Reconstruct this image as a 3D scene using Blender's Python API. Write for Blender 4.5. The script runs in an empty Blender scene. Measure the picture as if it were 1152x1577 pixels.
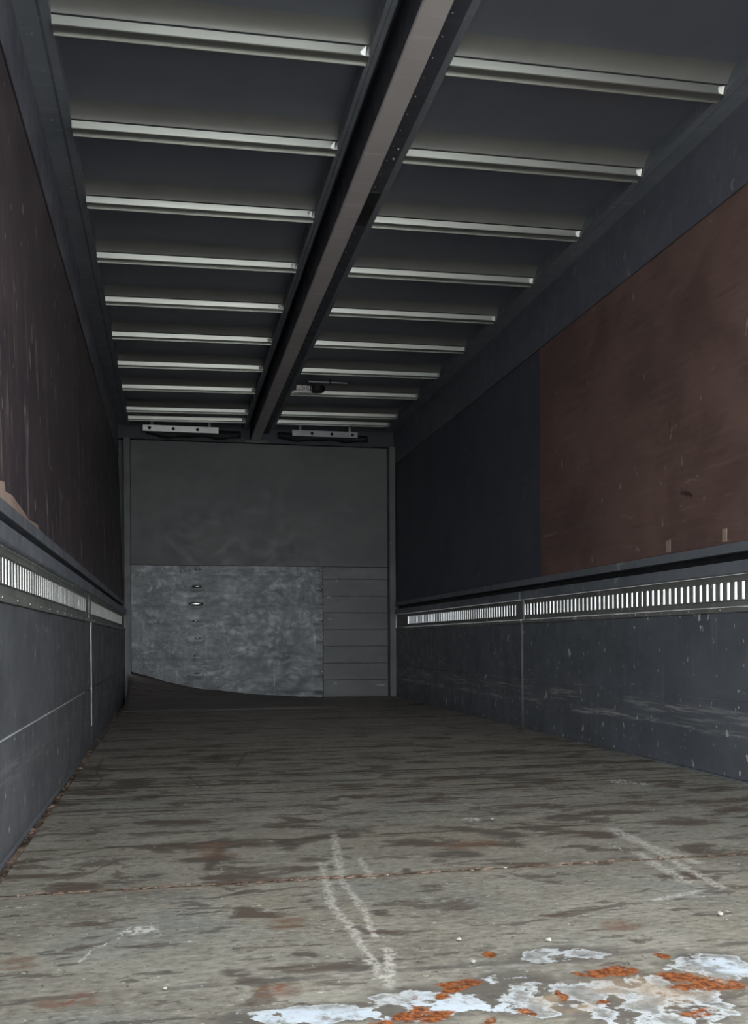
import bpy, bmesh, math, random
from mathutils import Vector, Matrix
random.seed(7)
SC = bpy.context.scene
COL = SC.collection

# ------------------------------------------------------------------ camera
F_PX, CU, CV = 1500.0, 576.0, 986.0          # focal length and principal point in 1152x1577 pixels
H_CAM = 0.506
TH = math.radians(11.75)
ROLL = 0.0056
Fw = Vector((math.sin(TH), math.cos(TH), 0))
R0 = Vector((math.cos(TH), -math.sin(TH), 0)); U0 = Vector((0, 0, 1))
Rt = (R0 - ROLL * U0).normalized(); Up = (U0 + ROLL * R0).normalized()
CAMP = Vector((0, 0, H_CAM))
cd = bpy.data.cameras.new('camera'); cam = bpy.data.objects.new('camera', cd); COL.objects.link(cam)
cd.sensor_fit = 'HORIZONTAL'; cd.sensor_width = 36.0; cd.lens = 36.0 * F_PX / 1152
cd.shift_x = 0.0; cd.shift_y = (CV - 788.5) / 1152
cd.clip_start = 0.05; cd.clip_end = 500
m3 = Matrix((Rt, Up, -Fw)).transposed()
cam.matrix_world = Matrix.Translation(CAMP) @ m3.to_4x4()
SC.camera = cam

def ray(u, v):
    return Fw + Rt * ((u - CU) / F_PX) + Up * ((CV - v) / F_PX)
def on_z(u, v, z=0.0):
    d = ray(u, v); t = (z - CAMP.z) / d.z; return CAMP + d * t
def on_x(u, v, x):
    d = ray(u, v); t = x / d.x; return CAMP + d * t
def on_y(u, v, y):
    d = ray(u, v); t = y / d.y; return CAMP + d * t

# ------------------------------------------------------------------ world, exposure
W = bpy.data.worlds.new('overcast_sky'); SC.world = W; W.use_nodes = True
bg = W.node_tree.nodes['Background']
bg.inputs['Color'].default_value = (0.90, 0.96, 1.0, 1); bg.inputs['Strength'].default_value = 1.0
SC.view_settings.view_transform = 'Standard'; SC.view_settings.look = 'None'
SC.view_settings.exposure = 2.5; SC.view_settings.gamma = 1.0
SC.view_settings.use_curve_mapping = False
SC.cycles.diffuse_bounces = 8; SC.cycles.glossy_bounces = 6; SC.cycles.max_bounces = 12

# ------------------------------------------------------------------ node helper
class K:
    def __init__(s, name, rough=0.5, metal=0.0, spec=0.5):
        s.mat = bpy.data.materials.new(name); s.mat.use_nodes = True
        s.nt = s.mat.node_tree; s.b = s.nt.nodes['Principled BSDF']
        s.b.inputs['Roughness'].default_value = rough; s.b.inputs['Metallic'].default_value = metal
        s.b.inputs['Specular IOR Level'].default_value = spec
        s._pos = None
    def n(s, t): return s.nt.nodes.new(t)
    def put(s, sock, v):
        if v is None: return
        if hasattr(v, 'is_output'): s.nt.links.new(v, sock)
        else:
            if isinstance(v, (tuple, list)) and sock.type == 'RGBA' and len(v) == 3: v = (*v, 1)
            sock.default_value = v
    @property
    def pos(s):
        if s._pos is None: s._pos = s.n('ShaderNodeNewGeometry').outputs['Position']
        return s._pos
    def m(s, op, a, b=None, clamp=False):
        x = s.n('ShaderNodeMath'); x.operation = op; x.use_clamp = clamp
        s.put(x.inputs[0], a); s.put(x.inputs[1], b); return x.outputs[0]
    def v(s, op, a, b=None, out=0):
        x = s.n('ShaderNodeVectorMath'); x.operation = op
        s.put(x.inputs[0], a)
        if b is not None:
            if op == 'SCALE': s.put(x.inputs['Scale'], b)
            else: s.put(x.inputs[1], b)
        return x.outputs['Value'] if op in ('LENGTH', 'DOT_PRODUCT', 'DISTANCE') else x.outputs['Vector']
    def noise(s, vec, scale=1.0, detail=4, rough=0.55, dist=0.0, color=False):
        x = s.n('ShaderNodeTexNoise'); s.put(x.inputs['Vector'], vec)
        x.inputs['Scale'].default_value = scale; x.inputs['Detail'].default_value = detail
        x.inputs['Roughness'].default_value = rough; x.inputs['Distortion'].default_value = dist
        return x.outputs['Color' if color else 'Fac']
    def st(s, sx, sy, sz, off=(0, 0, 0)):
        return s.v('ADD', s.v('MULTIPLY', s.pos, (sx, sy, sz)), off)
    def mr(s, val, a, b, c=0.0, d=1.0, smooth=True):
        x = s.n('ShaderNodeMapRange'); x.interpolation_type = 'SMOOTHSTEP' if smooth else 'LINEAR'
        s.put(x.inputs[0], val)
        for i, q in enumerate((a, b, c, d)): x.inputs[i + 1].default_value = q
        return x.outputs[0]
    def mix(s, fac, a, b):
        x = s.n('ShaderNodeMix'); x.data_type = 'RGBA'
        s.put(x.inputs[0], fac); s.put(x.inputs[6], a); s.put(x.inputs[7], b); return x.outputs[2]
    def sep(s, vec=None):
        x = s.n('ShaderNodeSeparateXYZ'); s.put(x.inputs[0], vec if vec is not None else s.pos); return x.outputs
    def mx(s, *a):
        r = a[0]
        for q in a[1:]: r = s.m('MAXIMUM', r, q)
        return r
    def mul(s, *a):
        r = a[0]
        for q in a[1:]: r = s.m('MULTIPLY', r, q)
        return r
    def ell(s, P, c, r, inner=0.45):
        d = s.v('LENGTH', s.v('MULTIPLY', s.v('SUBTRACT', P, c), r))
        return s.mr(d, 1.0, inner)
    def cap(s, P, a, b, w, inner=0.2):
        a = Vector(a); b = Vector(b); ba = b - a
        pa = s.v('SUBTRACT', P, tuple(a))
        h = s.m('MULTIPLY', s.v('DOT_PRODUCT', pa, tuple(ba)), 1.0 / ba.length_squared, clamp=True)
        d = s.v('LENGTH', s.v('SUBTRACT', pa, s.v('SCALE', tuple(ba), h)))
        return s.mr(d, w, w * inner)
    def bump(s, h, strength=0.3, dist=0.01):
        x = s.n('ShaderNodeBump'); x.inputs['Strength'].default_value = strength; x.inputs['Distance'].default_value = dist
        s.put(x.inputs['Height'], h); s.nt.links.new(x.outputs[0], s.b.inputs['Normal'])
    def col(s, c): s.put(s.b.inputs['Base Color'], c)
    def rough(s, c): s.put(s.b.inputs['Roughness'], c)

def sub(c, f): return tuple(x * f for x in c)

# ------------------------------------------------------------------ materials
# --- floor: worn grey-green paint on timber, stains kept at their own places on the floor
def floor_mat():
    k = K('worn_grey_floor_paint', 0.62, 0, 0.3)
    wob = k.v('SUBTRACT', k.noise(k.st(7, 7, 7), 1, 3, 0.6, color=True), (0.5, 0.5, 0.5))
    P = k.v('ADD', k.v('MULTIPLY', k.pos, (1, 1, 0)), k.v('MULTIPLY', wob, (0.16, 0.07, 0)))
    fine = k.v('SUBTRACT', k.noise(k.st(40, 40, 40), 1, 3, 0.6, color=True), (0.5, 0.5, 0.5))
    P2 = k.v('ADD', k.v('MULTIPLY', k.pos, (1, 1, 0)), k.v('MULTIPLY', fine, (0.03, 0.03, 0)))
    y = k.sep()[1]
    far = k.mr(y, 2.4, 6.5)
    n1 = k.noise(k.st(1.0, 1.3, 1), 3.2, 7, 0.65)
    c = k.mix(k.mr(n1, .32, .68), (0.205, 0.187, 0.150), (0.335, 0.310, 0.254))
    c = k.mix(k.mr(k.noise(k.st(0.9, 1.2, 1, (7, 3, 0)), 1.8, 4), .48, .66), c, (0.275, 0.245, 0.190))
    c = k.mix(k.mul(k.mr(k.noise(k.st(1, 1, 1, (2, 8, 0)), 2.4, 5, .6), .52, .64), .6), c, (0.225, 0.232, 0.215))
    c = k.mix(k.mul(far, 0.8), c, (0.30, 0.262, 0.235))  # browner bare floor far in, lightened to stand in for light reaching deep
    # fine grain
    g = k.noise(k.st(1.3, 2.2, 1), 34, 5, 0.7)
    c = k.mix(k.mul(k.mr(g, .50, .68), .55), c, (0.45, 0.42, 0.365))
    c = k.mix(k.mul(k.mr(g, .50, .34), .6), c, (0.105, 0.093, 0.078))
    g2 = k.noise(k.st(1.0, 3.0, 1, (5, 5, 0)), 15, 6, 0.75)
    c = k.mix(k.mul(k.mr(g2, .54, .66), .40), c, (0.40, 0.375, 0.325))
    c = k.mix(k.mul(k.mr(g2, .46, .34), .45), c, (0.13, 0.115, 0.095))
    # worn-through dark patches in the paint
    w = k.noise(k.st(1.0, 2.0, 1, (3, 0, 0)), 4.6, 7, 0.62, 0.5)
    midm = k.mul(k.mr(y, 1.7, 2.3), k.mr(y, 6.0, 4.0))
    wv = k.m('ADD', w, k.mul(midm, 0.05))
    c = k.mix(k.mul(k.mr(wv, .585, .605), .80), c, (0.118, 0.098, 0.080))
    c = k.mix(k.mul(k.mr(wv, .635, .65), .8), c, (0.105, 0.076, 0.058))
    w2 = k.noise(k.st(1.3, 4.0, 1, (1, 9, 0)), 7.0, 5, 0.62, 0.3)
    c = k.mix(k.mul(k.mr(w2, .60, .625), .75), c, (0.092, 0.080, 0.069))
    w3 = k.noise(k.st(0.6, 9, 1, (5, 2, 0)), 2.4, 4, 0.55)
    c = k.mix(k.mul(k.mr(w3, .56, .61), k.mr(y, 2.2, 3.4), .75), c, (0.075, 0.062, 0.053))
    # dirt worked out along the board joints
    xx, yy, _z = k.sep()
    wobl = k.m('MULTIPLY', k.m('SUBTRACT', k.noise(k.st(2.2, .3, 1), 2.2, 5, .65), .5), .05)
    ysk = k.m('SUBTRACT', k.m('ADD', yy, wobl), k.m('MULTIPLY', k.m('SUBTRACT', xx, .8), .0052))
    jm = k.mr(k.noise(k.st(3.5, .8, 1), 2.6, 4, .6), .36, .60)
    for (yj, hw, colr, am) in ((2.055, .020, (.135, .098, .072), .9), (2.478, .014, (.10, .082, .068), .9), (2.72, .008, (.10, .083, .07), .6), (2.975, .016, (.09, .075, .063), .9), (3.27, .018, (.085, .07, .06), .9),
                             (1.457, .012, (.11, .098, .085), .75), (3.48, .02, (.085, .07, .06), .8), (3.69, .02, (.085, .07, .06), .8), (3.9, .02, (.085, .07, .06), .8)):
        d = k.m('ABSOLUTE', k.m('SUBTRACT', ysk, yj))
        c = k.mix(k.mul(k.mr(d, hw, hw * .55), jm, am), c, colr)
    d = k.m('ABSOLUTE', k.m('SUBTRACT', ysk, 2.046))
    c = k.mix(k.mul(k.mr(d, .006, .002), k.mr(k.noise(k.st(6, 20, 1), 2.4, 4, .6), .45, .6), .7), c, (.46, .38, .29))
    # light scraped streaks
    l = k.noise(k.st(1.5, 5, 1, (8, 4, 0)), 9, 5, 0.65)
    c = k.mix(k.mul(k.mr(l, .62, .68), k.mr(y, 6, 3), .55), c, (0.50, 0.48, 0.43))
    # specks
    sp = k.noise(k.st(1, 1, 1), 70, 2, 0.5)
    c = k.mix(k.mul(k.mr(sp, .68, .72), .8), c, (0.07, 0.062, 0.055))
    c = k.mix(k.mul(k.mr(k.noise(k.st(1, 1, 1, (4, 4, 4)), 60, 2), .69, .73), .8), c, (0.60, 0.58, 0.52))
    def E(u, v, ru, rv, inner=.45, PP=None):
        p = on_z(u, v); a = on_z(u + ru, v); b = on_z(u, v - rv); b2 = on_z(u, v + rv)
        rx = (a - p).length; ry = (b - b2).length / 2
        return k.ell(PP or P, (p.x, p.y, 0), (1 / rx, 1 / ry, 0), inner)
    def C(u1, v1, u2, v2, wpx, PP=None, inner=.2):
        a = on_z(u1, v1); b = on_z(u2, v2)
        wm = (on_z((u1 + u2) / 2 + wpx, (v1 + v2) / 2) - on_z((u1 + u2) / 2, (v1 + v2) / 2)).length
        return k.cap(PP or P2, (a.x, a.y, 0), (b.x, b.y, 0), wm, inner)
    # dark stains
    dk = k.mx(E(200, 1208, 34, 8, .75, P2), C(158, 1168, 148, 1190, 3), C(148, 1190, 157, 1200, 4), C(157, 1200, 145, 1212, 4), C(145, 1212, 125, 1215, 4),
              C(100, 1318, 165, 1306, 7), C(165, 1306, 260, 1302, 4), C(145, 1341, 190, 1322, 4), C(300, 1300, 350, 1292, 14), C(350, 1292, 320, 1340, 14),
              C(378, 1160, 365, 1180, 4), C(290, 1195, 310, 1212, 3), E(610, 1340, 14, 5), E(600, 1405, 22, 7),
              E(440, 1300, 26, 12), C(470, 1290, 540, 1285, 5), C(360, 1460, 520, 1452, 6), E(545, 1492, 40, 7),
              C(510, 1290, 620, 1287, 5), E(360, 1500, 34, 9), E(470, 1470, 18, 8), E(1130, 1490, 40, 6),
              E(700, 1315, 55, 8), E(770, 1285, 40, 10), E(870, 1260, 60, 8))
    dk = k.m('MULTIPLY', dk, k.mr(k.noise(k.st(3, 8, 1), 4, 3), .25, .5))
    c = k.mix(k.mul(dk, .85), c, (0.088, 0.074, 0.063))
    # rust stains
    rs = k.mx(E(440, 1418, 50, 18), E(430, 1526, 60, 14), E(110, 1540, 60, 16), E(950, 1424, 60, 12), E(30, 1480, 40, 14), E(720, 1300, 60, 10), E(330, 1310, 30, 18))
    rs = k.mul(rs, k.mr(k.noise(k.st(4, 7, 1), 5, 4), .3, .6))
    c = k.mix(k.mul(rs, .75), c, (0.175, 0.098, 0.062))
    rd = k.mul(k.mx(C(105, 1543, 140, 1526, 9), E(432, 1524, 14, 5), E(945, 1420, 18, 3)), k.mr(k.noise(k.st(1, 1, 1), 55, 3), .45, .6))
    c = k.mix(k.mul(rd, .75), c, (0.24, 0.065, 0.035))
    # pale scuff trails
    sc = k.mx(C(495, 1330, 510, 1390, 10), C(510, 1390, 548, 1440, 11), C(548, 1440, 585, 1500, 12), C(585, 1500, 622, 1550, 12),
              C(515, 1285, 524, 1350, 10), C(524, 1350, 560, 1400, 9), C(552, 1322, 573, 1352, 9), C(560, 1400, 575, 1440, 9), C(600, 1460, 600, 1540, 14),
              C(943, 1277, 985, 1297, 20), C(985, 1297, 1075, 1328, 13), C(980, 1313, 1060, 1358, 16), C(990, 1300, 1112, 1366, 13), C(1010, 1385, 1075, 1372, 9))
    sc = k.mul(sc, k.mr(k.noise(k.st(1, 1, 1), 75, 6, 0.8), .40, .57))
    c = k.mix(k.mul(sc, .9), c, (0.58, 0.54, 0.48))
    wh = k.mx(C(122, 1480, 150, 1458, 3), C(150, 1458, 190, 1440, 3), E(215, 1432, 34, 8, .6, P2), C(172, 1432, 190, 1436, 6), E(955, 1203, 24, 4, .6, P2), E(985, 1206, 14, 3, .6, P2),
              C(940, 1300, 960, 1310, 3), E(727, 1262, 18, 4, .5, P2), C(5, 1400, 60, 1392, 3))
    wh = k.mul(wh, k.mr(k.noise(k.st(55, 40, 1), 1.4, 3), .46, .54))
    c = k.mix(k.mul(wh, .85), c, (0.66, 0.64, 0.60))
    # flaking pale coat and rust at the tail end of the floor
    fl = k.mx(E(470, 1564, 180, 24, .6), E(640, 1545, 120, 36, .6), E(790, 1530, 130, 45, .6), E(1000, 1540, 190, 62, .55), E(1110, 1490, 90, 32, .6), E(870, 1470, 110, 16, .5))
    nn = k.noise(k.st(1.0, 1.1, 1, (2, 6, 0)), 13, 7, 0.6, 0.25)
    nf = k.m('ADD', nn, k.m('MULTIPLY', k.m('SUBTRACT', fl, 1.0), .32))
    isl = k.mr(nf, .455, .475)
    rim = k.mul(isl, k.mr(nf, .56, .50))
    bare = k.mul(fl, k.mr(nf, .47, .44))
    c = k.mix(k.mul(bare, .8), c, (0.105, 0.092, 0.08))
    c = k.mix(k.mul(k.mr(fl, .3, .8), isl, .6), c, k.mix(k.mr(k.noise(k.st(1, 1, 1), 45, 5, .7), .4, .6), (0.20, 0.205, 0.20), (0.38, 0.385, 0.375)))
    c = k.mix(k.mul(k.mr(fl, .2, .6), rim, .85, k.mr(k.noise(k.st(1, 1, 1), 50, 4, .7), .35, .5)), c, (0.56, 0.58, 0.59))
    wht = k.mx(E(440, 1568, 140, 18, .6), E(560, 1572, 90, 22, .6), E(700, 1548, 110, 26, .5), E(800, 1500, 70, 12, .5), E(660, 1520, 40, 16, .5), E(1125, 1486, 50, 12, .5))
    wht = k.mul(wht, isl, k.mr(k.noise(k.st(1, 1, 1), 26, 5, .65), .36, .52))
    c = k.mix(k.mul(wht, .9), c, (0.60, 0.66, 0.72))
    tan = k.mul(k.mx(E(1020, 1520, 150, 36, .3), E(860, 1545, 60, 16)), k.mr(k.noise(k.st(3, 3, 1), 4, 4), .35, .6))
    c = k.mix(k.mul(tan, .6), c, (0.42, 0.30, 0.19))
    orr = k.mx(E(755, 1469, 15, 6, .6, P2), E(1022, 1472, 13, 5, .6, P2), E(700, 1516, 38, 13), E(690, 1532, 24, 8), E(945, 1494, 60, 14), E(1090, 1518, 90, 16), E(1030, 1505, 50, 12),
               E(892, 1499, 9, 5, .6, P2), E(870, 1535, 18, 10), E(915, 1543, 16, 5), E(650, 1563, 50, 16), E(600, 1575, 36, 8), E(740, 1573, 18, 8), E(630, 1540, 18, 5), E(800, 1560, 20, 10), E(1080, 1560, 50, 8))
    onz = k.noise(k.st(1, 1.3, 1), 26, 8, .75)
    om = k.mr(k.m('ADD', k.mul(orr, .26), onz), .62, .74)
    om = k.mul(om, k.mr(orr, .05, .3))
    oc = k.mix(k.mr(k.noise(k.st(1, 1, 1, (9, 9, 9)), 95, 4, .7), .40, .62), (0.13, 0.040, 0.018), (0.38, 0.125, 0.036))
    halo = k.mul(k.mr(orr, .0, .5), k.mr(onz, .38, .6), .6)
    c = k.mix(halo, c, (0.15, 0.085, 0.05))
    c = k.mix(om, c, oc)
    k.col(c)
    k.rough(k.mr(w, .3, .7, .55, .72))
    k.bump(k.m('ADD', k.mul(nf, .4), k.mul(k.noise(k.st(1, 2, 1), 18, 5), .6)), .35, .008)
    return k.mat

def paint(name, c1, c2, chip=0.35, rough=.42, scuffs=None, spec=.45):
    k = K(name, rough, 0, spec)
    n1 = k.noise(k.st(1.2, 1.2, 2), 2.2, 5, .6)
    c = k.mix(k.mr(n1, .3, .7), c1, c2)
    s1 = k.noise(k.st(1, 24, 2.4), 1.1, 4, .6)
    c = k.mix(k.mul(k.mr(s1, .55, .75), .35), c, sub(c2, 1.7))
    if chip:
        ch = k.noise(k.st(1, 7, 3.2), 5.5, 2, .5)
        c = k.mix(k.mul(k.mr(ch, .70, .715), chip * 2), c, (0.62, 0.62, 0.60))
        c2n = k.noise(k.st(1, 1, 1, (3, 5, 1)), 34, 2, .5)
        c = k.mix(k.mul(k.mr(c2n, .725, .74), chip * 2), c, (0.62, 0.62, 0.60))
        c3n = k.noise(k.st(1, 1, 1, (2, 1, 7)), 12, 2, .5)
        c = k.mix(k.mul(k.mr(c3n, .725, .735), chip * 2), c, (0.60, 0.60, 0.58))
    if scuffs:
        z = k.sep()[2]
        for (z0, hw, amt) in scuffs:
            zz = k.m('ADD', z, k.m('MULTIPLY', k.m('SUBTRACT', k.noise(k.st(.1, .8, .1, (z0 * 50, 0, 0)), 1.6, 3), .5), .05))
            b = k.mr(k.m('ABSOLUTE', k.m('SUBTRACT', zz, z0)), hw, hw * .2)
            b = k.mul(b, k.mr(k.noise(k.st(1, 4, 110), 1.1, 4, .7), .47, .58), k.mr(k.noise(k.st(.1, 1.3, .1, (z0 * 9, 1, 0)), 1.3, 2), .40, .58))
            c = k.mix(k.mul(b, amt), c, (0.46, 0.455, 0.43))
    k.col(c)
    k.rough(k.mr(k.noise(k.st(3, 3, 3), 4, 4), .3, .7, rough - .08, rough + .12))
    k.bump(k.noise(k.st(1, 1, 1), 9, 3), .12, .01)
    return k.mat

def plywood(name, c1, c2, light, spots=0.6, rough=.55, streak_v=False, marks=()):
    k = K(name, rough, 0, .35)
    n1 = k.noise(k.st(1, 1.3, 1.6), 1.8, 5, .6, .4)
    c = k.mix(k.mr(n1, .32, .68), c1, c2)
    gr = k.noise(k.st(1, 3, 30) if not streak_v else k.st(1, 26, 2.2), 1.4, 5, .65)
    c = k.mix(k.mul(k.mr(gr, .52, .78), .38), c, light)
    c = k.mix(k.mul(k.mr(gr, .45, .22), .5), c, sub(c1, .5))
    if streak_v:
        zz = k.sep()[2]
        s = k.noise(k.st(1, 8, 1.7, (4, 2, 3)), 1.5, 5, .62, .3)
        c = k.mix(k.mul(k.mr(s, .56, .66), k.mr(zz, 1.9, 0.9), .9), c, light)
        s2 = k.noise(k.st(1, 18, 5, (1, 7, 3)), 1.5, 2, .5)
        c = k.mix(k.mul(k.mr(s2, .69, .71), .8), c, (0.46, 0.40, 0.36))
    sp = k.noise(k.st(1, 1, .6), 22, 2, .5)
    c = k.mix(k.mul(k.mr(sp, .72, .745), spots), c, (0.45, 0.37, 0.30))
    sc = k.noise(k.st(1, 2.2, 7, (6, 1, 2)), 3.5, 5, .75, .6)
    c = k.mix(k.mul(k.mr(sc, .66, .74), spots * .6), c, light)
    P2 = k.v('ADD', k.v('MULTIPLY', k.pos, (0, 1, 1)), k.v('MULTIPLY', k.v('SUBTRACT', k.noise(k.st(30, 30, 30), 1, 3, color=True), (.5, .5, .5)), (0, .03, .03)))
    for (x, u1, v1, u2, v2, w, colr, amt) in marks:
        a = on_x(u1, v1, x); b = on_x(u2, v2, x)
        c = k.mix(k.mul(k.cap(P2, (0, a.y, a.z), (0, b.y, b.z), w), amt), c, colr)
    k.col(c)
    k.bump(gr, .12, .004)
    return k.mat

def metal(name, c1, c2, rough, wear=True, met=1.0, streak=(3, 3, 3)):
    k = K(name, rough, met)
    n1 = k.noise(k.st(*streak), 1.5, 5, .6)
    k.col(k.mix(k.mr(n1, .3, .7), c1, c2))
    if wear: k.rough(k.mr(k.noise(k.st(*streak), 3.1, 4), .3, .7, rough - .07, rough + .1))
    return k.mat

XR = 1.975
M = {}
M['floor'] = floor_mat()
M['gate_l'] = paint('slate_gate_paint', (0.105, 0.108, 0.118), (0.150, 0.153, 0.166), .4, .5, [(.20, .05, .22), (.13, .05, .2)])
M['gate_r'] = paint('slate_gate_paint_scuffed', (0.112, 0.120, 0.138), (0.152, 0.162, 0.184), .5, .45, [(.235, .028, .8), (.165, .022, .9), (.205, .012, .5)])
M['rail'] = paint('rail_paint', (0.155, 0.167, 0.188), (0.205, 0.217, 0.240), .18, .45)
M['vent'] = paint('vent_strip_paint', (0.165, 0.167, 0.155), (0.225, 0.222, 0.205), .4, .5)
M['band'] = paint('upper_frame_paint', (0.135, 0.137, 0.172), (0.165, 0.165, 0.205), .12, .5)
M['roofrail'] = paint('roof_rail_paint', (0.17, 0.185, 0.21), (0.215, 0.23, 0.255), .10, .4)
M['beam'] = paint('beam_paint', (0.50, 0.455, 0.45), (0.56, 0.51, 0.505), 0, .55)
M['beamdark'] = paint('beam_flange_paint', (0.055, 0.058, 0.072), (0.070, 0.072, 0.088), 0, .5)
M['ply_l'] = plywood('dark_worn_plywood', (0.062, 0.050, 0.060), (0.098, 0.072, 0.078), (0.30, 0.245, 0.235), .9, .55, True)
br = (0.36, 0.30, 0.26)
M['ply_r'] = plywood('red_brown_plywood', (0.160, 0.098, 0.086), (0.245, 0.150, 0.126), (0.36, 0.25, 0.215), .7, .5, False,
    [(XR, 838, 826, 856, 821, .006, br, .8), (XR, 957, 795, 975, 796, .008, (.25, .24, .15), .6), (XR, 1055, 743, 1072, 738, .008, br, .5),
     (XR, 1050, 758, 1065, 763, .012, (.03, .02, .02), .8), (XR, 1031, 650, 1033, 668, .008, (.04, .03, .03), .6), (XR, 890, 812, 925, 796, .03, (.22, .18, .17), .3),
     (XR, 1017, 742, 1018, 746, .008, br, .8), (XR, 978, 720, 982, 735, .006, br, .5), (XR, 980, 844, 984, 848, .009, br, .8)])
M['ply_rd'] = plywood('black_film_plywood', (0.090, 0.097, 0.125), (0.12, 0.12, 0.15), (0.19, 0.15, 0.15), .3, .6)
M['veneer'] = plywood('bare_torn_veneer', (0.36, 0.25, 0.20), (0.52, 0.38, 0.31), (0.70, 0.56, 0.48), .5, .7)
M['tape'] = plywood('tan_patch', (0.40, 0.29, 0.24), (0.48, 0.36, 0.30), (0.6, 0.5, 0.42), 0, .7)
M['roof'] = metal('galvanised_roof_sheet', (0.180, 0.192, 0.232), (0.202, 0.214, 0.256), .32, False, .3)
M['edge'] = metal('sheet_edge_glow', (0.215, 0.215, 0.205), (0.245, 0.245, 0.23), .36, False, .3)  # paler, warmer than the roof sheet: the bow's glow put into the colour
M['bow'] = metal('galvanised_roof_bow', (0.41, 0.415, 0.385), (0.48, 0.485, 0.45), .38, False, .85, streak=(2, 20, 20))
M['bright'] = metal('bare_aluminium', (0.78, 0.78, 0.76), (0.88, 0.88, 0.86), .35)
M['chrome'] = metal('polished_bare_metal', (0.85, 0.85, 0.84), (0.95, 0.95, 0.94), .16, False)
M['steel'] = metal('dull_steel', (0.35, 0.36, 0.37), (0.5, 0.5, 0.5), .4)
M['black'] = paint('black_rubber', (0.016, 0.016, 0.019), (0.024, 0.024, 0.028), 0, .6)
M['skin'] = paint('outer_skin', (0.10, 0.10, 0.11), (0.12, 0.12, 0.13), 0, .6)
M['post'] = paint('corner_post_paint', (0.13, 0.135, 0.135), (0.17, 0.172, 0.17), .1, .45)
M['glint'] = paint('painted_glint', (0.75, 0.75, 0.74), (0.9, 0.9, 0.88), 0, .3)  # near-white diffuse colour standing in for the glint of bare metal
M['up'] = paint('front_panel_paint', (0.145, 0.148, 0.148), (0.178, 0.18, 0.178), 0, .5)
M['plank'] = paint('front_plank_paint', (0.165, 0.167, 0.167), (0.21, 0.21, 0.208), .2, .45)

def sheet_mat():
    k = K('worn_front_sheet', .36, .55, .5)
    n = k.noise(k.st(2.2, 1, 3), 2.2, 7, .7, .6)
    c = k.mix(k.mr(n, .35, .68), (0.088, 0.093, 0.096), (0.145, 0.152, 0.156))
    x, y, z = k.sep()
    lft = k.mul(k.mr(x, .75, .05), k.mr(z, .25, .55))
    sc = k.noise(k.st(5, 1, 8, (3, 0, 1)), 2.4, 6, .75, .8)
    c = k.mix(k.mul(k.mr(sc, .52, .72), k.m('ADD', k.mul(lft, .8), .08)), c, (0.46, 0.475, 0.455))
    dg = k.noise(k.v('MULTIPLY', k.v('ADD', k.v('SCALE', (1, 0, 1), x), k.v('SCALE', (.4, 0, -.6), z)), (9, 0, 9)), 1.6, 4, .6)
    c = k.mix(k.mul(k.mr(dg, .57, .66), lft, .7), c, (0.09, 0.095, 0.095))
    st = k.noise(k.st(14, 1, 1.3, (0, 2, 0)), 1.8, 3)
    c = k.mix(k.mul(k.mr(st, .6, .72), k.mr(z, .8, .4), .4), c, (0.42, 0.44, 0.44))
    k.col(c); k.rough(k.mr(sc, .35, .65, .30, .48))
    k.bump(k.m('ADD', sc, dg), .25, .012)
    return k.mat
M['sheet'] = sheet_mat()
def curl_mat():
    k = K('brown_floor_sheet', .65, 0, .3)
    n = k.noise(k.st(1.3, 9, 3), 2.2, 5, .6)
    c = k.mix(k.mr(n, .3, .7), (0.19, 0.162, 0.152), (0.26, 0.225, 0.21))
    c = k.mix(k.mul(k.mr(k.noise(k.st(.8, 12, 2, (3, 3, 0)), 2, 4), .58, .64), .7), c, (0.06, 0.05, 0.046))
    k.col(c); k.bump(n, .2, .01); return k.mat
M['curl'] = curl_mat()
def rust_mat():
    k = K('rusty_channel', .8, 0, .2)
    n = k.noise(k.st(9, 9, 9), 1.6, 6, .7)
    c = k.mix(k.mr(n, .35, .62), (0.075, 0.050, 0.036), (0.27, 0.19, 0.14))
    c = k.mix(k.mr(k.noise(k.st(1, 1, 1), 45, 3), .62, .68), c, (0.55, 0.5, 0.44))
    k.col(c); k.bump(n, .8, .01); return k.mat
M['rust'] = rust_mat()
def ground_mat():
    k = K('pale_yard_concrete', .85, 0, .2)
    k.col(k.mix(k.noise(k.st(.6, .6, .6), 1, 6), (0.46, 0.45, 0.42), (0.58, 0.57, 0.54))); return k.mat
M['ground'] = ground_mat()
M['dirt'] = paint('joint_dirt', (0.030, 0.022, 0.017), (0.050, 0.038, 0.030), 0, .9, None, .1)
def stone_mat():
    k = K('pale_stone', .8, 0, .2)
    k.col(k.mix(k.noise(k.st(60, 60, 60), 1, 3), (0.40, 0.385, 0.33), (0.55, 0.53, 0.47))); return k.mat
M['stone'] = stone_mat()
def lens_mat():
    k = K('clear_lamp_lens', .12, 0, .6)
    k.col(k.mix(k.mr(k.noise(k.st(40, 40, 40), 1.2, 3), .42, .55), (0.62, 0.55, 0.50), (0.97, 0.94, 0.90)))
    k.b.inputs['Transmission Weight'].default_value = .15
    k.bump(k.noise(k.st(1, 1, 1), 60, 2), .5, .01)
    return k.mat
M['lens'] = lens_mat()

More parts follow.
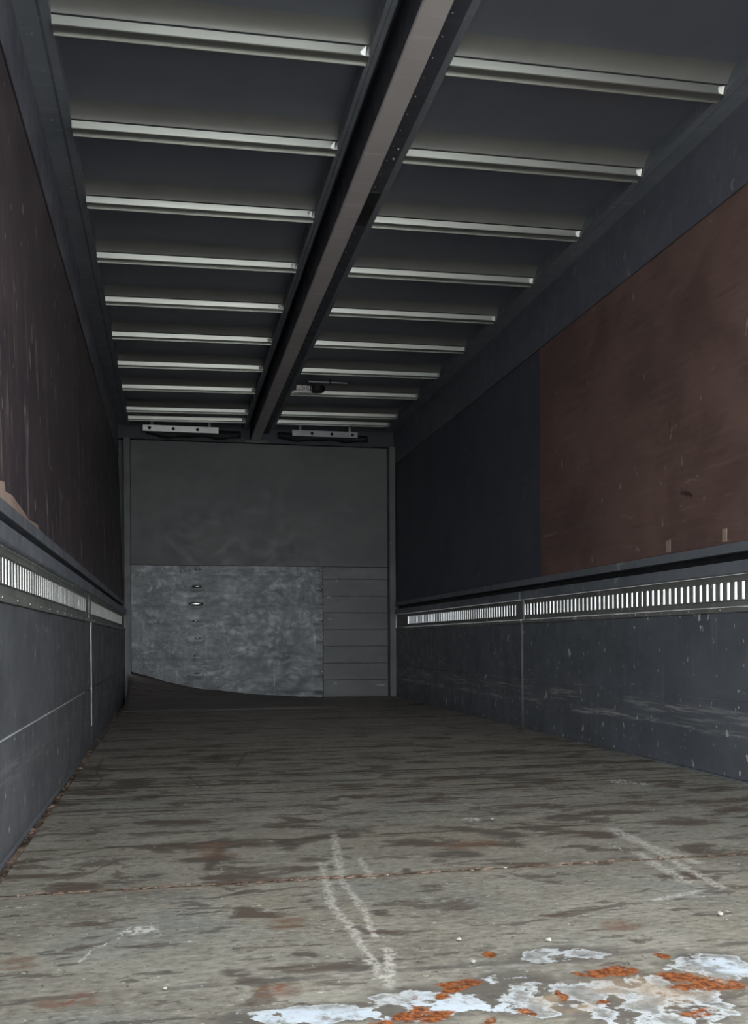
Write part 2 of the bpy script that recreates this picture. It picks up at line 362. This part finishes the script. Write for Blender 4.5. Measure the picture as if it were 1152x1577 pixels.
# ------------------------------------------------------------------ object helpers
def tag(o, label=None, cat=None, group=None, kind=None):
    if label: o['label'] = label
    if cat: o['category'] = cat
    if group: o['group'] = group
    if kind: o['kind'] = kind
    return o
def empty(name, loc, **kw):
    o = bpy.data.objects.new(name, None); COL.objects.link(o); o.location = loc; o.empty_display_size = .1
    return tag(o, **kw)
def link(name, me, parent=None, loc=(0, 0, 0), **kw):
    o = bpy.data.objects.new(name, me); COL.objects.link(o)
    if parent is not None: o.parent = parent
    o.location = loc
    return tag(o, **kw)
def org(parent):
    p = Vector((0, 0, 0))
    while parent is not None: p += parent.location; parent = parent.parent
    return p
def mesh(name, vs, fs, mat, smooth=False, bevel=0):
    me = bpy.data.meshes.new(name); me.from_pydata([tuple(v) for v in vs], [], fs)
    bm = bmesh.new(); bm.from_mesh(me)
    bmesh.ops.recalc_face_normals(bm, faces=bm.faces)
    if bevel:
        bmesh.ops.bevel(bm, geom=list(bm.edges), offset=bevel, segments=1, affect='EDGES', clamp_overlap=True)
    bm.to_mesh(me); bm.free()
    if smooth:
        for p in me.polygons: p.use_smooth = True
    me.materials.append(mat)
    return me
BF = [(0, 3, 2, 1), (4, 5, 6, 7), (0, 1, 5, 4), (1, 2, 6, 5), (2, 3, 7, 6), (3, 0, 4, 7)]
def boxv(x0, x1, y0, y1, z0, z1):
    return [(x0, y0, z0), (x1, y0, z0), (x1, y1, z0), (x0, y1, z0), (x0, y0, z1), (x1, y0, z1), (x1, y1, z1), (x0, y1, z1)]
def box(name, x0, x1, y0, y1, z0, z1, mat, parent=None, bevel=.0015, **kw):
    """box from world coordinates; its origin sits at its own base centre"""
    if x0 > x1: x0, x1 = x1, x0
    c = Vector(((x0 + x1) / 2, (y0 + y1) / 2, z0))
    me = mesh(name, [Vector(v) - c for v in boxv(x0, x1, y0, y1, z0, z1)], BF, mat, bevel=bevel)
    return link(name, me, parent, c - org(parent), **kw)
def poly(name, vs, fs, mat, parent=None, smooth=False, bevel=0, **kw):
    c = Vector(vs[0])
    me = mesh(name, [Vector(v) - c for v in vs], fs, mat, smooth, bevel)
    return link(name, me, parent, c - org(parent), **kw)
def prism_x(name, prof, x0, x1, z0, z1, y, mat, parent, **kw):
    """profile (y,z) swept from x0 at height z0 to x1 at height z1"""
    n = len(prof)
    vs = [(x0, y + a, z0 + b) for a, b in prof] + [(x1, y + a, z1 + b) for a, b in prof]
    fs = [(i, (i + 1) % n, n + (i + 1) % n, n + i) for i in range(n)] + [tuple(range(n))[::-1], tuple(range(n, 2 * n))]
    return poly(name, vs, fs, mat, parent, **kw)
def dome(r, hgt, mat, name='rivet', seg=10):
    bm = bmesh.new(); bmesh.ops.create_uvsphere(bm, u_segments=seg, v_segments=6, radius=1)
    bmesh.ops.scale(bm, vec=(r, r, hgt), verts=bm.verts)
    me = bpy.data.meshes.new(name); bm.to_mesh(me); bm.free()
    for p in me.polygons: p.use_smooth = True
    me.materials.append(mat); return me

YF = 0.45          # tail end of the load bed
YB = 8.60         # front bulkhead
XGL, XGR = -0.382, 1.965
Z_RL, Z_RI, Z_RR = 2.362, 2.379, 2.392     # roof sheet heights: left eave, beside the beam, right eave

# ------------------------------------------------------------------ ground and floor
g = box('ground', -40, 40, -40, 60, -1.25, -1.1, M['ground'], None, 0, label='pale concrete yard under and behind the truck', kind='structure')
fl = box('floor', XGL - .03, XGR + .03, YF, YB + .04, -.10, -.032, M['rust'], None, .0, label='worn grey timber floor of the cargo box', kind='structure')
seams = [YF, 1.462]
ys = 1.462
big = {}
target_seams = [2.05, 2.478]
seams += [2.055, 2.478, 2.975, 3.27]
while seams[-1] + .21 < YB - .05: seams.append(seams[-1] + .2115)
seams.append(YB)
for i in range(len(seams) - 1):
    a, b = seams[i], seams[i + 1]
    gap = .0008 if a < 2.1 else (.0035 if random.random() < .5 else .0018)
    dz = random.uniform(-.0015, .0015)
    # the boards lie very slightly askew across the bed, as the joints in the photograph do
    sk = 0.006
    x0, x1 = -.353, 1.957
    vs = [(x0, a + gap - sk, -.03), (x1, a + gap + sk, -.03), (x1, b - gap + sk, -.03), (x0, b - gap - sk, -.03)]
    if i == 0: vs[0] = (x0, a, -.03); vs[1] = (x1, a, -.03)
    if i == len(seams) - 2: vs[2] = (x1, b, -.03); vs[3] = (x0, b, -.03)
    vs = vs + [(p[0], p[1], dz) for p in vs]
    o = poly('plank', vs, BF, M['floor'], fl)
    o.data.materials.append(M['dirt'])
    for p in o.data.polygons:
        if abs(p.normal.z) < .5: p.material_index = 1
for xa, xb in ((XGL - .03, XGL + .0005), (1.9575, XGR + .03)):
    box('sill_curb', xa, xb, YF, YB, -.0315, .003, M['rail'], fl, .0005)
box('edge_channel', XGL + .001, -.3545, YF, YB - .1, -.03, -.012, M['rust'], fl, .002, label='rusty drainage channel filled with grit along the gate foot')
# grit in the channel
bm = bmesh.new()
for i in range(420):
    y = YF + (YB - .4 - YF) * (random.random() ** 1.5); x = random.uniform(XGL + .006, -.352); s = random.uniform(.002, .008)
    mtx = Matrix.Translation((x, y, -.012 + s * .4)) @ Matrix.Rotation(random.random() * 6, 4, 'Z') @ Matrix.Diagonal((s * random.uniform(.6, 1.8), s * random.uniform(.6, 2.4), s * .7, 1))
    bmesh.ops.create_icosphere(bm, subdivisions=1, radius=1, matrix=mtx)
me = bpy.data.meshes.new('grit'); bm.to_mesh(me); bm.free(); me.materials.append(M['rust'])
link('grit', me, fl, -org(fl), kind='stuff')
# crusted dirt standing along the main joint
bm = bmesh.new()
for i in range(260):
    x = random.uniform(-.3, 1.9); t = (x + .353) / 2.31; y = 2.055 - .006 + .012 * t + random.gauss(0, .006); s = random.uniform(.0012, .0042)
    mtx = Matrix.Translation((x, y, s * .3)) @ Matrix.Diagonal((s * random.uniform(1, 4), s, s * .6, 1))
    bmesh.ops.create_icosphere(bm, subdivisions=1, radius=1, matrix=mtx)
me = bpy.data.meshes.new('joint_dirt'); bm.to_mesh(me); bm.free(); me.materials.append(M['rust'])
link('joint_dirt', me, fl, -org(fl), kind='stuff')

# ------------------------------------------------------------------ roof
ce = box('ceiling', XGL - .13, XGR + .13, YF, YB + .04, 2.47, 2.49, M['skin'], None, 0, label='ribbed galvanised roof of the cargo box', kind='structure')
XLo, XLi, XRi, XRo = -.337, .62, .884, 1.862
def zl(x): return Z_RL + (Z_RI - Z_RL) * (x - XLo) / (XLi - XLo)
def zr(x): return Z_RI + (Z_RR - Z_RI) * (x - XRi) / (XRo - XRi)
bows = [3.0 - .6 * 3, 3.0 - .6 * 2, 3.0 - .6, 3.0, 3.595, 4.195, 4.79, 5.395, 6.0, 6.62, 7.22, 7.90, 8.21]
PROF = [(0, -.004), (.006, -.030), (.009, -.032), (.056, -.0295), (.0562, -.0345), (.060, -.0345), (.066, .036), (.012, .036), (.004, -.001)]
LIFT = .034
def bow_set(xa, xb, za, zb, clip_at):
    prev = YF
    for i, y in enumerate(bows):
        # sheet end curved down and toned paler to imitate the glow before each bow
        ys = [(prev, 0), (y - .0651, 0)] + [(y - .0651 + .075 * math.sin(q * .15), -.075 * (1 - math.cos(q * .15))) for q in range(1, 8)]
        vs = []
        for yy, dz in ys: vs += [(xa, yy, za + LIFT + dz), (xb, yy, zb + LIFT + dz)]
        o = poly('roof_panel', vs[:4], [(0, 1, 3, 2)], M['roof'], ce)
        poly('glow_strip', vs[2:], [(2 * q, 2 * q + 1, 2 * q + 3, 2 * q + 2) for q in range(len(ys) - 2)], M['edge'], ce, smooth=True)
        prev = y + .03
        prism_x('gap_shadow', [(-.003, -.0065), (.0012, -.0065), (.0012, -.0025), (-.003, -.0025)], xa, xb, za, zb, y, M['black'], ce)  # dark strip added as the shadow line between sheet and bow
        w = prism_x('roof_bow', PROF, xa, xb, za, zb, y, M['bow'], ce)
        # pressed end of the bow
        for xe, ze, sgn in ((xb, zb, -1), (xa, za, 1)):
            if sgn not in clip_at: continue
            vs = [(xe, y - .004, ze - .006), (xe, y + .006, ze - .033), (xe + sgn * .012, y - .008, ze - .010), (xe + sgn * .012, y + .004, ze - .034), (xe + sgn * .034, y + .003, ze - .012), (xe + sgn * .034, y + .008, ze - .028), (xe + sgn * .012, y + .02, ze - .030), (xe, y + .02, ze - .02)]
            fs = [(0, 1, 3, 2), (2, 3, 5, 4), (1, 7, 6, 3), (3, 6, 5), (0, 2, 4), (0, 4, 5, 6, 7), (0, 7, 1)]
            poly('end_clip', vs, fs, M['bow'] if xe > 1 else M['bright'], w)
    poly('roof_panel', [(xa, prev, za + LIFT), (xb, prev, zb + LIFT), (xb, YB - .06, zb + LIFT), (xa, YB - .06, za + LIFT)], [(0, 1, 2, 3)], M['roof'], ce)
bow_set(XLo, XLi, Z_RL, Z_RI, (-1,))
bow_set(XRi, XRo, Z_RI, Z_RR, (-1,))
# eave rails and rails beside the beam
def rail_y(name, prof, y0, y1, mat, parent, **kw):
    n = len(prof)
    vs = [(x, y0, z) for x, z in prof] + [(x, y1, z) for x, z in prof]
    fs = [(i, (i + 1) % n, n + (i + 1) % n, n + i) for i in range(n)] + [tuple(range(n))[::-1], tuple(range(n, 2 * n))]
    return poly(name, vs, fs, mat, parent, **kw)
e1 = rail_y('eave_rail', [(-.447, 2.35), (-.375, 2.352), (-.365, 2.345), (XLo, 2.345), (XLo, 2.468), (-.447, 2.468)], YF, YB - .02, M['roofrail'], ce)
e2 = rail_y('eave_rail', [(1.983, 2.382), (1.905, 2.382), (1.895, 2.375), (XRo, 2.375), (XRo, 2.468), (1.983, 2.468)], YF, YB - .02, M['roofrail'], ce)
rail_y('hinge_rail', [(XLi - .002, 2.350), (.632, 2.350), (.634, 2.342), (.648, 2.342), (.650, 2.40), (.650, 2.468), (XLi, 2.468)], YF, YB - .06, M['roofrail'], ce)
rail_y('hinge_rail', [(XRi + .002, 2.352), (.868, 2.352), (.866, 2.344), (.852, 2.344), (.850, 2.40), (.850, 2.468), (XRi, 2.468)], YF, YB - .06, M['roofrail'], ce)
rv = dome(.004, .0025, M['steel'])
for i in range(14):
    y = 1.6 + i * .5
    link('rivet', rv, e1, Vector((-.405, y, 2.3505)) - org(e1))
    if i % 2 == 0: link('rivet', rv, e2, Vector((1.945, y + .2, 2.3815)) - org(e2))

cb = empty('centre_beam', (.726, 4.75, 2.25), label='long brown-grey roof beam running down the middle of the ceiling', cat='beam')
rail_y('beam_box', [(.684, 2.258), (.688, 2.254), (.764, 2.254), (.768, 2.258), (.768, 2.469), (.684, 2.469)], YF, YB - .06, M['beam'], cb)
f2 = rail_y('beam_flange', [(.769, 2.318), (.845, 2.318), (.845, 2.330), (.769, 2.330)], YF, YB - .06, M['beamdark'], cb)
rail_y('beam_flange', [(.6525, 2.41), (.683, 2.41), (.683, 2.422), (.6525, 2.422)], YF, YB - .06, M['beamdark'], cb)
rail_y('side_cover', [(.6815, 2.262), (.6835, 2.262), (.6835, 2.409), (.6815, 2.409)], YF, YB - .06, M['beamdark'], cb)
rail_y('side_cover', [(.7685, 2.262), (.7705, 2.262), (.7705, 2.317), (.7685, 2.317)], YF, YB - .06, M['beamdark'], cb)
for i in range(60):
    y = 1.5 + i * .11
    if y > 8.3: break
    link('rivet', rv, cb, Vector((.806, y, 2.3175)) - org(cb))
lj = box('joint_plate', .775, .84, 3.84, 4.16, 2.309, 2.3175, M['black'], cb, .002)
for (u, v) in ((613, 230), (606, 245)):
    p = on_z(u, v, 2.3085); link('bolt', dome(.006, .004, M['bright'], 'bolt'), lj, p - org(lj))

# ------------------------------------------------------------------ side walls above the gates
def xl(z): return -.400 - .045 * (z - .82) / 1.54
def slab(name, side, y0, y1, z0, z1, off, th, mat, parent, **kw):
    """panel lying in the leaning left or upright right wall plane; off = how far it stands proud into the box"""
    if side < 0: a0, a1 = xl(z0) + off, xl(z1) + off; t = -th
    else: a0 = a1 = XR - off; t = th
    vs = [(a0, y0, z0), (a0 + t, y0, z0), (a0 + t, y1, z0), (a0, y1, z0), (a1, y0, z1), (a1 + t, y0, z1), (a1 + t, y1, z1), (a1, y1, z1)]
    return poly(name, vs, BF, mat, parent, bevel=.0012, **kw)
wl = slab('wall_left', -1, YF, YB + .04, .745, 2.469, -.045, .012, M['skin'], None, label='left side of the cargo box above the drop gates', kind='structure')
wr = slab('wall_right', 1, YF, YB + .04, .745, 2.469, -.045, .012, M['skin'], None, label='right side of the cargo box above the drop gates', kind='structure')
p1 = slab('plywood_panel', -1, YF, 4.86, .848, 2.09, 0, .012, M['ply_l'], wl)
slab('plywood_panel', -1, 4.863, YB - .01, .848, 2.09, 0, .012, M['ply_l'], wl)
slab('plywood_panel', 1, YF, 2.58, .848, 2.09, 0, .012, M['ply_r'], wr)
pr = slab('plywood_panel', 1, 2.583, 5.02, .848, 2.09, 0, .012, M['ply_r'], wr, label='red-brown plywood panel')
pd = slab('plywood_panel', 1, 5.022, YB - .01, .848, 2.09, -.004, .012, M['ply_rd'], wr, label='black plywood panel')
for s, w in ((-1, wl), (1, wr)):
    slab('upper_frame', s, YF, YB - .005, 2.092, 2.352 if s < 0 else 2.383, .005, .03, M['band'], w)
    slab('edge_trim', s, YF, YB - .1, 2.0895, 2.0915, .0065, .006, M['steel'], w)
    slab('lower_rail', s, YF, YB - .1, .812, .846, .012, .05, M['rail'], w)
    slab('seal', s, YF, YB - .1, .783, .8115, -.022, .02, M['black'], w)
# torn veneer on the left panel
out = [(-40, 700), (-8, 738), (5, 742), (6, 757), (16, 762), (36, 790), (42, 800), (56, 808), (58, 815), (70, 826), (67, 831), (52, 829), (36, 806), (14, 786), (-40, 750)]
pts = []
for (u, v) in out:
    p = on_x(u, v, xl(.9)); p.z = max(p.z, .8485); pts.append(p)
n = len(pts)
vs = [(xl(p.z) + .003, p.y, p.z) for p in pts] + [(xl(p.z) + .0002, p.y, p.z) for p in pts]
poly('torn_veneer', vs, [tuple(range(n))] + [(i, (i + 1) % n, n + (i + 1) % n, n + i) for i in range(n)], M['veneer'], p1, label='pale bare wood where the veneer is torn away')
for (u0, v0, u1, v1) in ((1026, 833, 1033, 850), (1113, 815, 1120, 834)):
    a = on_x(u0, v0, XR); b = on_x(u1, v1, XR)
    box('tan_patch', XR - .0022, XR - .0003, b.y, a.y, b.z, a.z, M['tape'], pr, .0004, label='pale tan strip of bare wood')

# ------------------------------------------------------------------ drop gates
PITCH, SLOT = .047, .019
SLOTS = {-1: .019, 1: .0155}
def bar_mesh(s):
    w = PITCH - SLOTS[s]
    vs = boxv(-.0009 if s < 0 else -.0012, .0009 if s < 0 else .0012, -w / 2, w / 2, 0, .062)
    # each bar's tail-side edge is folded outwards into a bare metal flange
    e = (.013 if s < 0 else .0065) * s
    vs += [(e, -w / 2, 0), (e, -w / 2, .062), (e, -w / 2 + .0012, 0), (e, -w / 2 + .0012, .062),
           (.0009 * s, -w / 2, 0), (.0009 * s, -w / 2, .062), (.0009 * s, -w / 2 + .0012, 0), (.0009 * s, -w / 2 + .0012, .062)]
    fs = list(BF) + [(12, 8, 9, 13), (14, 15, 11, 10), (8, 10, 11, 9), (12, 14, 10, 8), (13, 9, 11, 15)]
    me = bpy.data.meshes.new('vent_bar'); me.from_pydata(vs, [], fs); me.materials.append(M['vent']); me.materials.append(M['bright' if s < 0 else 'steel'])
    for p in me.polygons[6:]: p.material_index = 1
    return me
def gate(s, xg, y0, y1, v0, v1, mat, label, seam_at):
    """s=-1 left, +1 right; d runs outwards from the inner face"""
    SLOT = SLOTS[s]
    r = empty('side_gate', (xg, (y0 + y1) / 2, 0.004), label=label, cat='gate', group='drop gates along the sides')
    X = lambda d: xg + s * d
    box('lower_board', X(0), X(.032), y0 + .014, y1 - .014, .004, .2795, mat, r, .002)
    box('upper_board', X(0), X(.032), y0 + .014, y1 - .014, .2815, .598, mat, r, .002)
    box('ledge_rail', X(-.006), X(.032), y0 + .014, y1 - .014, .599, .618, M['vent'], r, .001)
    box('vent_sill', X(.008), X(.010), y0 + .014, y1 - .014, .619, .645, M['vent'], r, 0)
    box('vent_head', X(.008), X(.010), y0 + .014, y1 - .014, .707, .733, M['vent'], r, 0)
    box('vent_bead', X(.004), X(.008), y0 + .014, y1 - .014, .6405, .6445, M['steel' if s < 0 else 'vent'], r, .001)
    box('vent_bead', X(.004), X(.008), y0 + .014, y1 - .014, .7075, .7115, M['steel' if s < 0 else 'vent'], r, .001)
    box('top_rail', X(-.012), X(.05), y0 + .014, y1 - .014, .734, .780, M['rail'], r, .004)
    # plain closing plates at the two ends of the slotted run, and the slotted run itself
    box('vent_end_plate', X(.008), X(.010), y0 + .014, v0, .645, .707, M['vent'], r, 0)
    nb = int((v1 - v0) / PITCH); yb = v0 + SLOT
    me = BARS[s]
    for i in range(nb):
        yc = v0 + SLOT + (PITCH - SLOT) / 2 + i * PITCH
        link('vent_bar', me, r, Vector((X(.009), yc, .645)) - org(r))
        yb = yc + (PITCH - SLOT) / 2
    box('vent_end_plate', X(.008), X(.010), yb + SLOT, y1 - .014, .645, .707, M['vent'], r, 0)
    for q, ya in enumerate((y0, y1 - .013)):
        on = (q == seam_at)
        em = M['bright'] if on and s < 0 else M['steel'] if on else M['rail']
        box('edge_strip', X(-.003 if on else 0), X(.045), ya + .002, ya + .012, .004 if not on else .10, .600, em, r, .0015, **({'label': 'bare bright metal edge strip'} if on else {}))
        box('edge_strip', X(.006), X(.045), ya + .002, ya + .012, .6005, .780, em, r, .0015)
        if on: box('edge_strip', X(0), X(.045), ya + .001, ya + .012, .004, .099, M['steel'], r, .002)
    if s < 0 and y0 < 1: box('seam_strip', X(-.0015), X(.004), y0 + .014, y1 - .35, .2792, .2818, M['glint'], r, 0, label='thin metal line along the board joint, its glint painted on')
    # screws along the ledge
    sc = dome(.004, .004, M['steel'], 'screw')
    for i in range(int((y1 - y0) / .22)):
        link('screw', sc, r, Vector((X(-.0065), y0 + .12 + i * .22, .6085)) - org(r))
    return r
BARS = {-1: bar_mesh(-1), 1: bar_mesh(1)}
gate(-1, XGL, YF + .01, 4.905, 1.30, 4.70, M['gate_l'], 'near left slate-grey drop gate, below the torn plywood', 1)
gate(-1, XGL, 4.908, YB - .11, 5.02, 8.05, M['gate_l'], 'far left slate-grey drop gate, next to the curled floor sheet', 0)
gate(1, XGR, YF + .01, 5.285, 1.30, 5.268, M['gate_r'], 'near right slate-grey drop gate, below the red-brown plywood panel', 1)
gate(1, XGR, 5.288, YB - .11, 5.41, 8.05, M['gate_r'], 'far right slate-grey drop gate, below the black plywood panel', 0)

# ------------------------------------------------------------------ front bulkhead
wb = box('wall_back', XGL - .12, XGR + .12, YB, YB + .04, -.03, 2.469, M['skin'], None, 0, label='grey front bulkhead at the far end of the cargo box', kind='structure')
XA, XB = -.335, 1.915
box('upper_panel', XA, XB, YB - .012, YB - .001, 1.165, 2.235, M['up'], wb, .0015)
# ribbed lower sheet, buckled from use
nx, nz = 60, 66; x0, x1, z0, z1 = XA, 1.318, .004, 1.160
from mathutils import noise as mn
vs = []
for j in range(nz + 1):
    for i in range(nx + 1):
        x = x0 + (x1 - x0) * i / nx; z = z0 + (z1 - z0) * j / nz
        ph = (z - .03) % .15
        rib = -.002 if ph < .014 else 0
        d = mn.noise(Vector((x * 3.1, 0, z * 3.6))) * .006 + mn.noise(Vector((x * 9, 3, z * 8))) * .0025
        dent = 0
        for xc in (.216, 1.30):
            dent += .006 * math.exp(-((x - xc) / .05) ** 2) * (math.exp(-((ph - .03) / .02) ** 2))
        vs.append((x, YB - .016 - rib + d - dent, z))
fs = [(j * (nx + 1) + i, j * (nx + 1) + i + 1, (j + 1) * (nx + 1) + i + 1, (j + 1) * (nx + 1) + i) for j in range(nz) for i in range(nx)]
poly('ribbed_sheet', vs, fs, M['sheet'], wb, smooth=True, label='buckled bright-worn metal sheet with horizontal ribs')
zc = .004
while zc < 1.15:
    zt = min(zc + .148, 1.160)
    box('plank', 1.323, XB, YB - .016 - random.uniform(0, .003), YB - .001, zc, zt, M['plank'], wb, .003)
    zc += .15
# bright worn dents and screws at the ribs
for xc, col in ((.216, 'chrome'), (1.306, 'chrome')):
    for j in range(7):
        z = .20 + j * .15
        if z > 1.1: break
        big = (j == 5 and xc < 1) or (j == 4 and xc < 1)
        r = .016 if xc > 1 else (.065 if j == 4 else .045 if j == 5 else .028)
        me = dome(r, .012 if xc < 1 else .009, M[col], 'worn_stud', 14)
        for v in me.vertices: v.co = Vector((v.co.x, v.co.z, v.co.y * (.26 if xc < 1 else .5)))
        link('worn_stud', me, wb, Vector((xc + random.uniform(-.012, .012), YB - .034, z + .03)) - org(wb))
for sx in (0, 1):
    a, b = ((XGL - .005, XA - .002) if sx == 0 else (XB + .002, XGR + .005))
    rail_y('corner_post', [(a, 0.003), (b, 0.003), (b, 2.235), (a, 2.235)], YB - .10, YB - .001, M['post'], wb)
box('header', XGL - .06, XGR + .01, YB - .05, YB - .001, 2.237, 2.468, M['beamdark'], wb, .003)
box('header_lip', .64, .84, YB - .058, YB - .051, 2.238, 2.262, M['post'], wb, .001)
# sagging black seal skirts under the roof sheet
def skirt(xa, xb, zt, sag):
    nn = 26; vs = []; fs = []
    for i in range(nn + 1):
        t = i / nn; x = xa + (xb - xa) * t
        zb = zt - .055 - sag * math.sin(math.pi * t) * (.6 + .4 * math.sin(7 * t + 1)) + .006 * math.sin(23 * t)
        y = YB - .10 + .012 * math.sin(9 * t)
        vs += [(x, y, zt), (x, y - .01 - .01 * math.sin(14 * t), (zt + zb) / 2), (x, y + .006 * math.sin(19 * t), zb)]
    for i in range(nn):
        for q in range(2): fs.append((3 * i + q, 3 * i + 3 + q, 3 * i + 4 + q, 3 * i + 1 + q))
    o = poly('seal_skirt', vs, fs, M['black'], wb, smooth=True, label='sagging black rubber skirt')
    md = o.modifiers.new('thick', 'SOLIDIFY'); md.thickness = .003
skirt(-.2, .60, 2.325, .05); skirt(.92, 1.72, 2.33, .035)

# bolted bright bars under the last bow
def fix_bar(xa, xb, z, label, mat):
    r = empty('mounting_bar', ((xa + xb) / 2, YB - .15, z), label=label, cat='bar', group='bolted bars under the roof end')
    box('bar', xa, xb, YB - .155, YB - .15, z, z + .052, mat, r, .001)
    # short hangers up to the roof sheet
    for q in (.12, .88):
        xx = xa + (xb - xa) * q
        box('hanger', xx - .012, xx + .012, YB - .149, YB - .145, z + .01, 2.385, M['steel'], r, .001)
    bo = dome(.014, .010, M['black'], 'bolt')
    for v in bo.vertices: v.co = Vector((v.co.x, v.co.z, v.co.y))
    for q in (.09, .40, .72) if xa < .5 else (.30, .60, .92):
        link('bolt', bo, r, Vector((xa + (xb - xa) * q, YB - .157, z + .026)) - org(r))
fix_bar(-.228, .405, 2.286, 'bright metal bar with three dark bolts, left of the roof beam', M['bright'])
fix_bar(1.04, 1.62, 2.291, 'dull metal bar with three dark bolts, right of the roof beam', M['steel'])

# ------------------------------------------------------------------ curled floor sheet at the front left corner
cx = [(-.352, .252), (-.077, .160), (.253, .088), (.5, .055), (.755, .034), (.96, .016), (1.12, .006), (1.25, .004)]
def cz(x):
    for (a, za), (b, zb) in zip(cx, cx[1:]):
        if x <= b: t = (x - a) / (b - a); return za + (zb - za) * t
    return .004
nx, ny = 40, 26; vs = []
for j in range(ny + 1):
    t = j / ny
    for i in range(nx + 1):
        x = -.352 + 1.60 * i / nx
        y = 7.25 + (8.572 - 7.25) * t - .02 * (1 - t) * math.sin(5 * x)
        z = .0035 + max(0, (cz(x) - .004)) * (t ** 1.9) + .004 * t * math.sin(11 * x + 3 * t)* (1 if cz(x) > .02 else 0)
        vs.append((x, y, max(z, .0035) if j > 1 else .0035 - .011 * (1 - j / 2)))
fs = [(j * (nx + 1) + i, j * (nx + 1) + i + 1, (j + 1) * (nx + 1) + i + 1, (j + 1) * (nx + 1) + i) for j in range(ny) for i in range(nx)]
cs = poly('floor_sheet', vs, fs, M['curl'], None, smooth=True, label='dark brown floor sheet curling up against the front bulkhead', cat='floor sheet')
md = cs.modifiers.new('thick', 'SOLIDIFY'); md.thickness = .006; md.offset = 1

# ------------------------------------------------------------------ roof lamp
lp = on_z(465, 602, 2.33)
la = empty('ceiling_lamp', (lp.x, lp.y, 2.362), label='small clear ceiling lamp on a dark base beside the roof beam', cat='lamp')
X, Y = lp.x, lp.y
bm = bmesh.new(); bmesh.ops.create_cone(bm, cap_ends=True, segments=28, radius1=.052, radius2=.062, depth=.040)
bmesh.ops.bevel(bm, geom=[e for e in bm.edges if abs(e.verts[0].co.z - e.verts[1].co.z) < 1e-5], offset=.006, segments=2, affect='EDGES')
me = bpy.data.meshes.new('lamp_base'); bm.to_mesh(me); bm.free(); me.materials.append(M['black'])
link('lamp_base', me, la, Vector((X + .115, Y + .02, 2.352)) - org(la))
# moulded lens: a ribbed tapered block with a metal bezel
vs = []; nr = 12
for i in range(nr + 1):
    x = X - .045 + .10 * i / nr; e = .004 if i % 2 else 0
    vs += [(x, Y - .035, 2.362), (x, Y - .03 + e, 2.318 + e), (x, Y + .03 - e, 2.318 + e), (x, Y + .035, 2.362)]
fs = [(4 * i + a, 4 * i + 4 + a, 4 * i + 4 + (a + 1) % 4, 4 * i + (a + 1) % 4) for i in range(nr) for a in range(4)] + [(3, 2, 1, 0), (4 * nr, 4 * nr + 1, 4 * nr + 2, 4 * nr + 3)]
poly('lamp_lens', vs, fs, M['lens'], la)
box('bezel', X - .062, X + .062, Y - .042, Y - .036, 2.308, 2.320, M['bright'], la, .001)
box('lamp_bracket', X + .062, X + .07, Y - .03, Y + .03, 2.312, 2.362, M['steel'], la, .001)
box('conduit', X + .02, X + .30, Y - .21, Y - .198, 2.340, 2.352, M['steel'], la, .003)
box('conduit_clip', X + .17, X + .18, Y - .213, Y - .195, 2.338, 2.366, M['black'], la, .001)

# ------------------------------------------------------------------ stones on the floor
def stone(u, v, px, label):
    p = on_z(u, v); r = (on_z(u + px, v) - p).length * .42
    bm = bmesh.new(); bmesh.ops.create_icosphere(bm, subdivisions=2, radius=1)
    o3 = Vector((u, v, 0))
    for q in bm.verts:
        q.co *= 1 + .35 * mn.noise(q.co * 1.4 + o3 * .13)
        q.co = Vector((q.co.x * r, q.co.y * r * 1.2, q.co.z * r * .6))
    lo = min(q.co.z for q in bm.verts)
    for q in bm.verts: q.co.z -= lo
    me = bpy.data.meshes.new('pebble'); bm.to_mesh(me); bm.free(); me.materials.append(M['stone'])
    link('pebble', me, None, (p.x, p.y, .0012), label=label, category=None) if False else tag(link('pebble', me, None, (p.x, p.y, .0012)), label, 'pebble', 'pale pebbles on the floor')
stone(707, 1449, 9, 'pale pebble on the grey floor left of the small orange rust spot')
stone(729, 1484, 9, 'pale chip of stone on the floor seam below the small orange rust spot')
stone(1109, 1410, 11, 'pale pebble nearest the right gate, below the scuff trail')
stone(845, 1450, 10, 'flat pale pebble right of the small orange rust spot')
stone(254, 1525, 8, 'pale pebble nearest the left gate, on the front floor boards')
stone(758, 1263, 6, 'tiny pale pebble farthest from the tail end, mid floor')
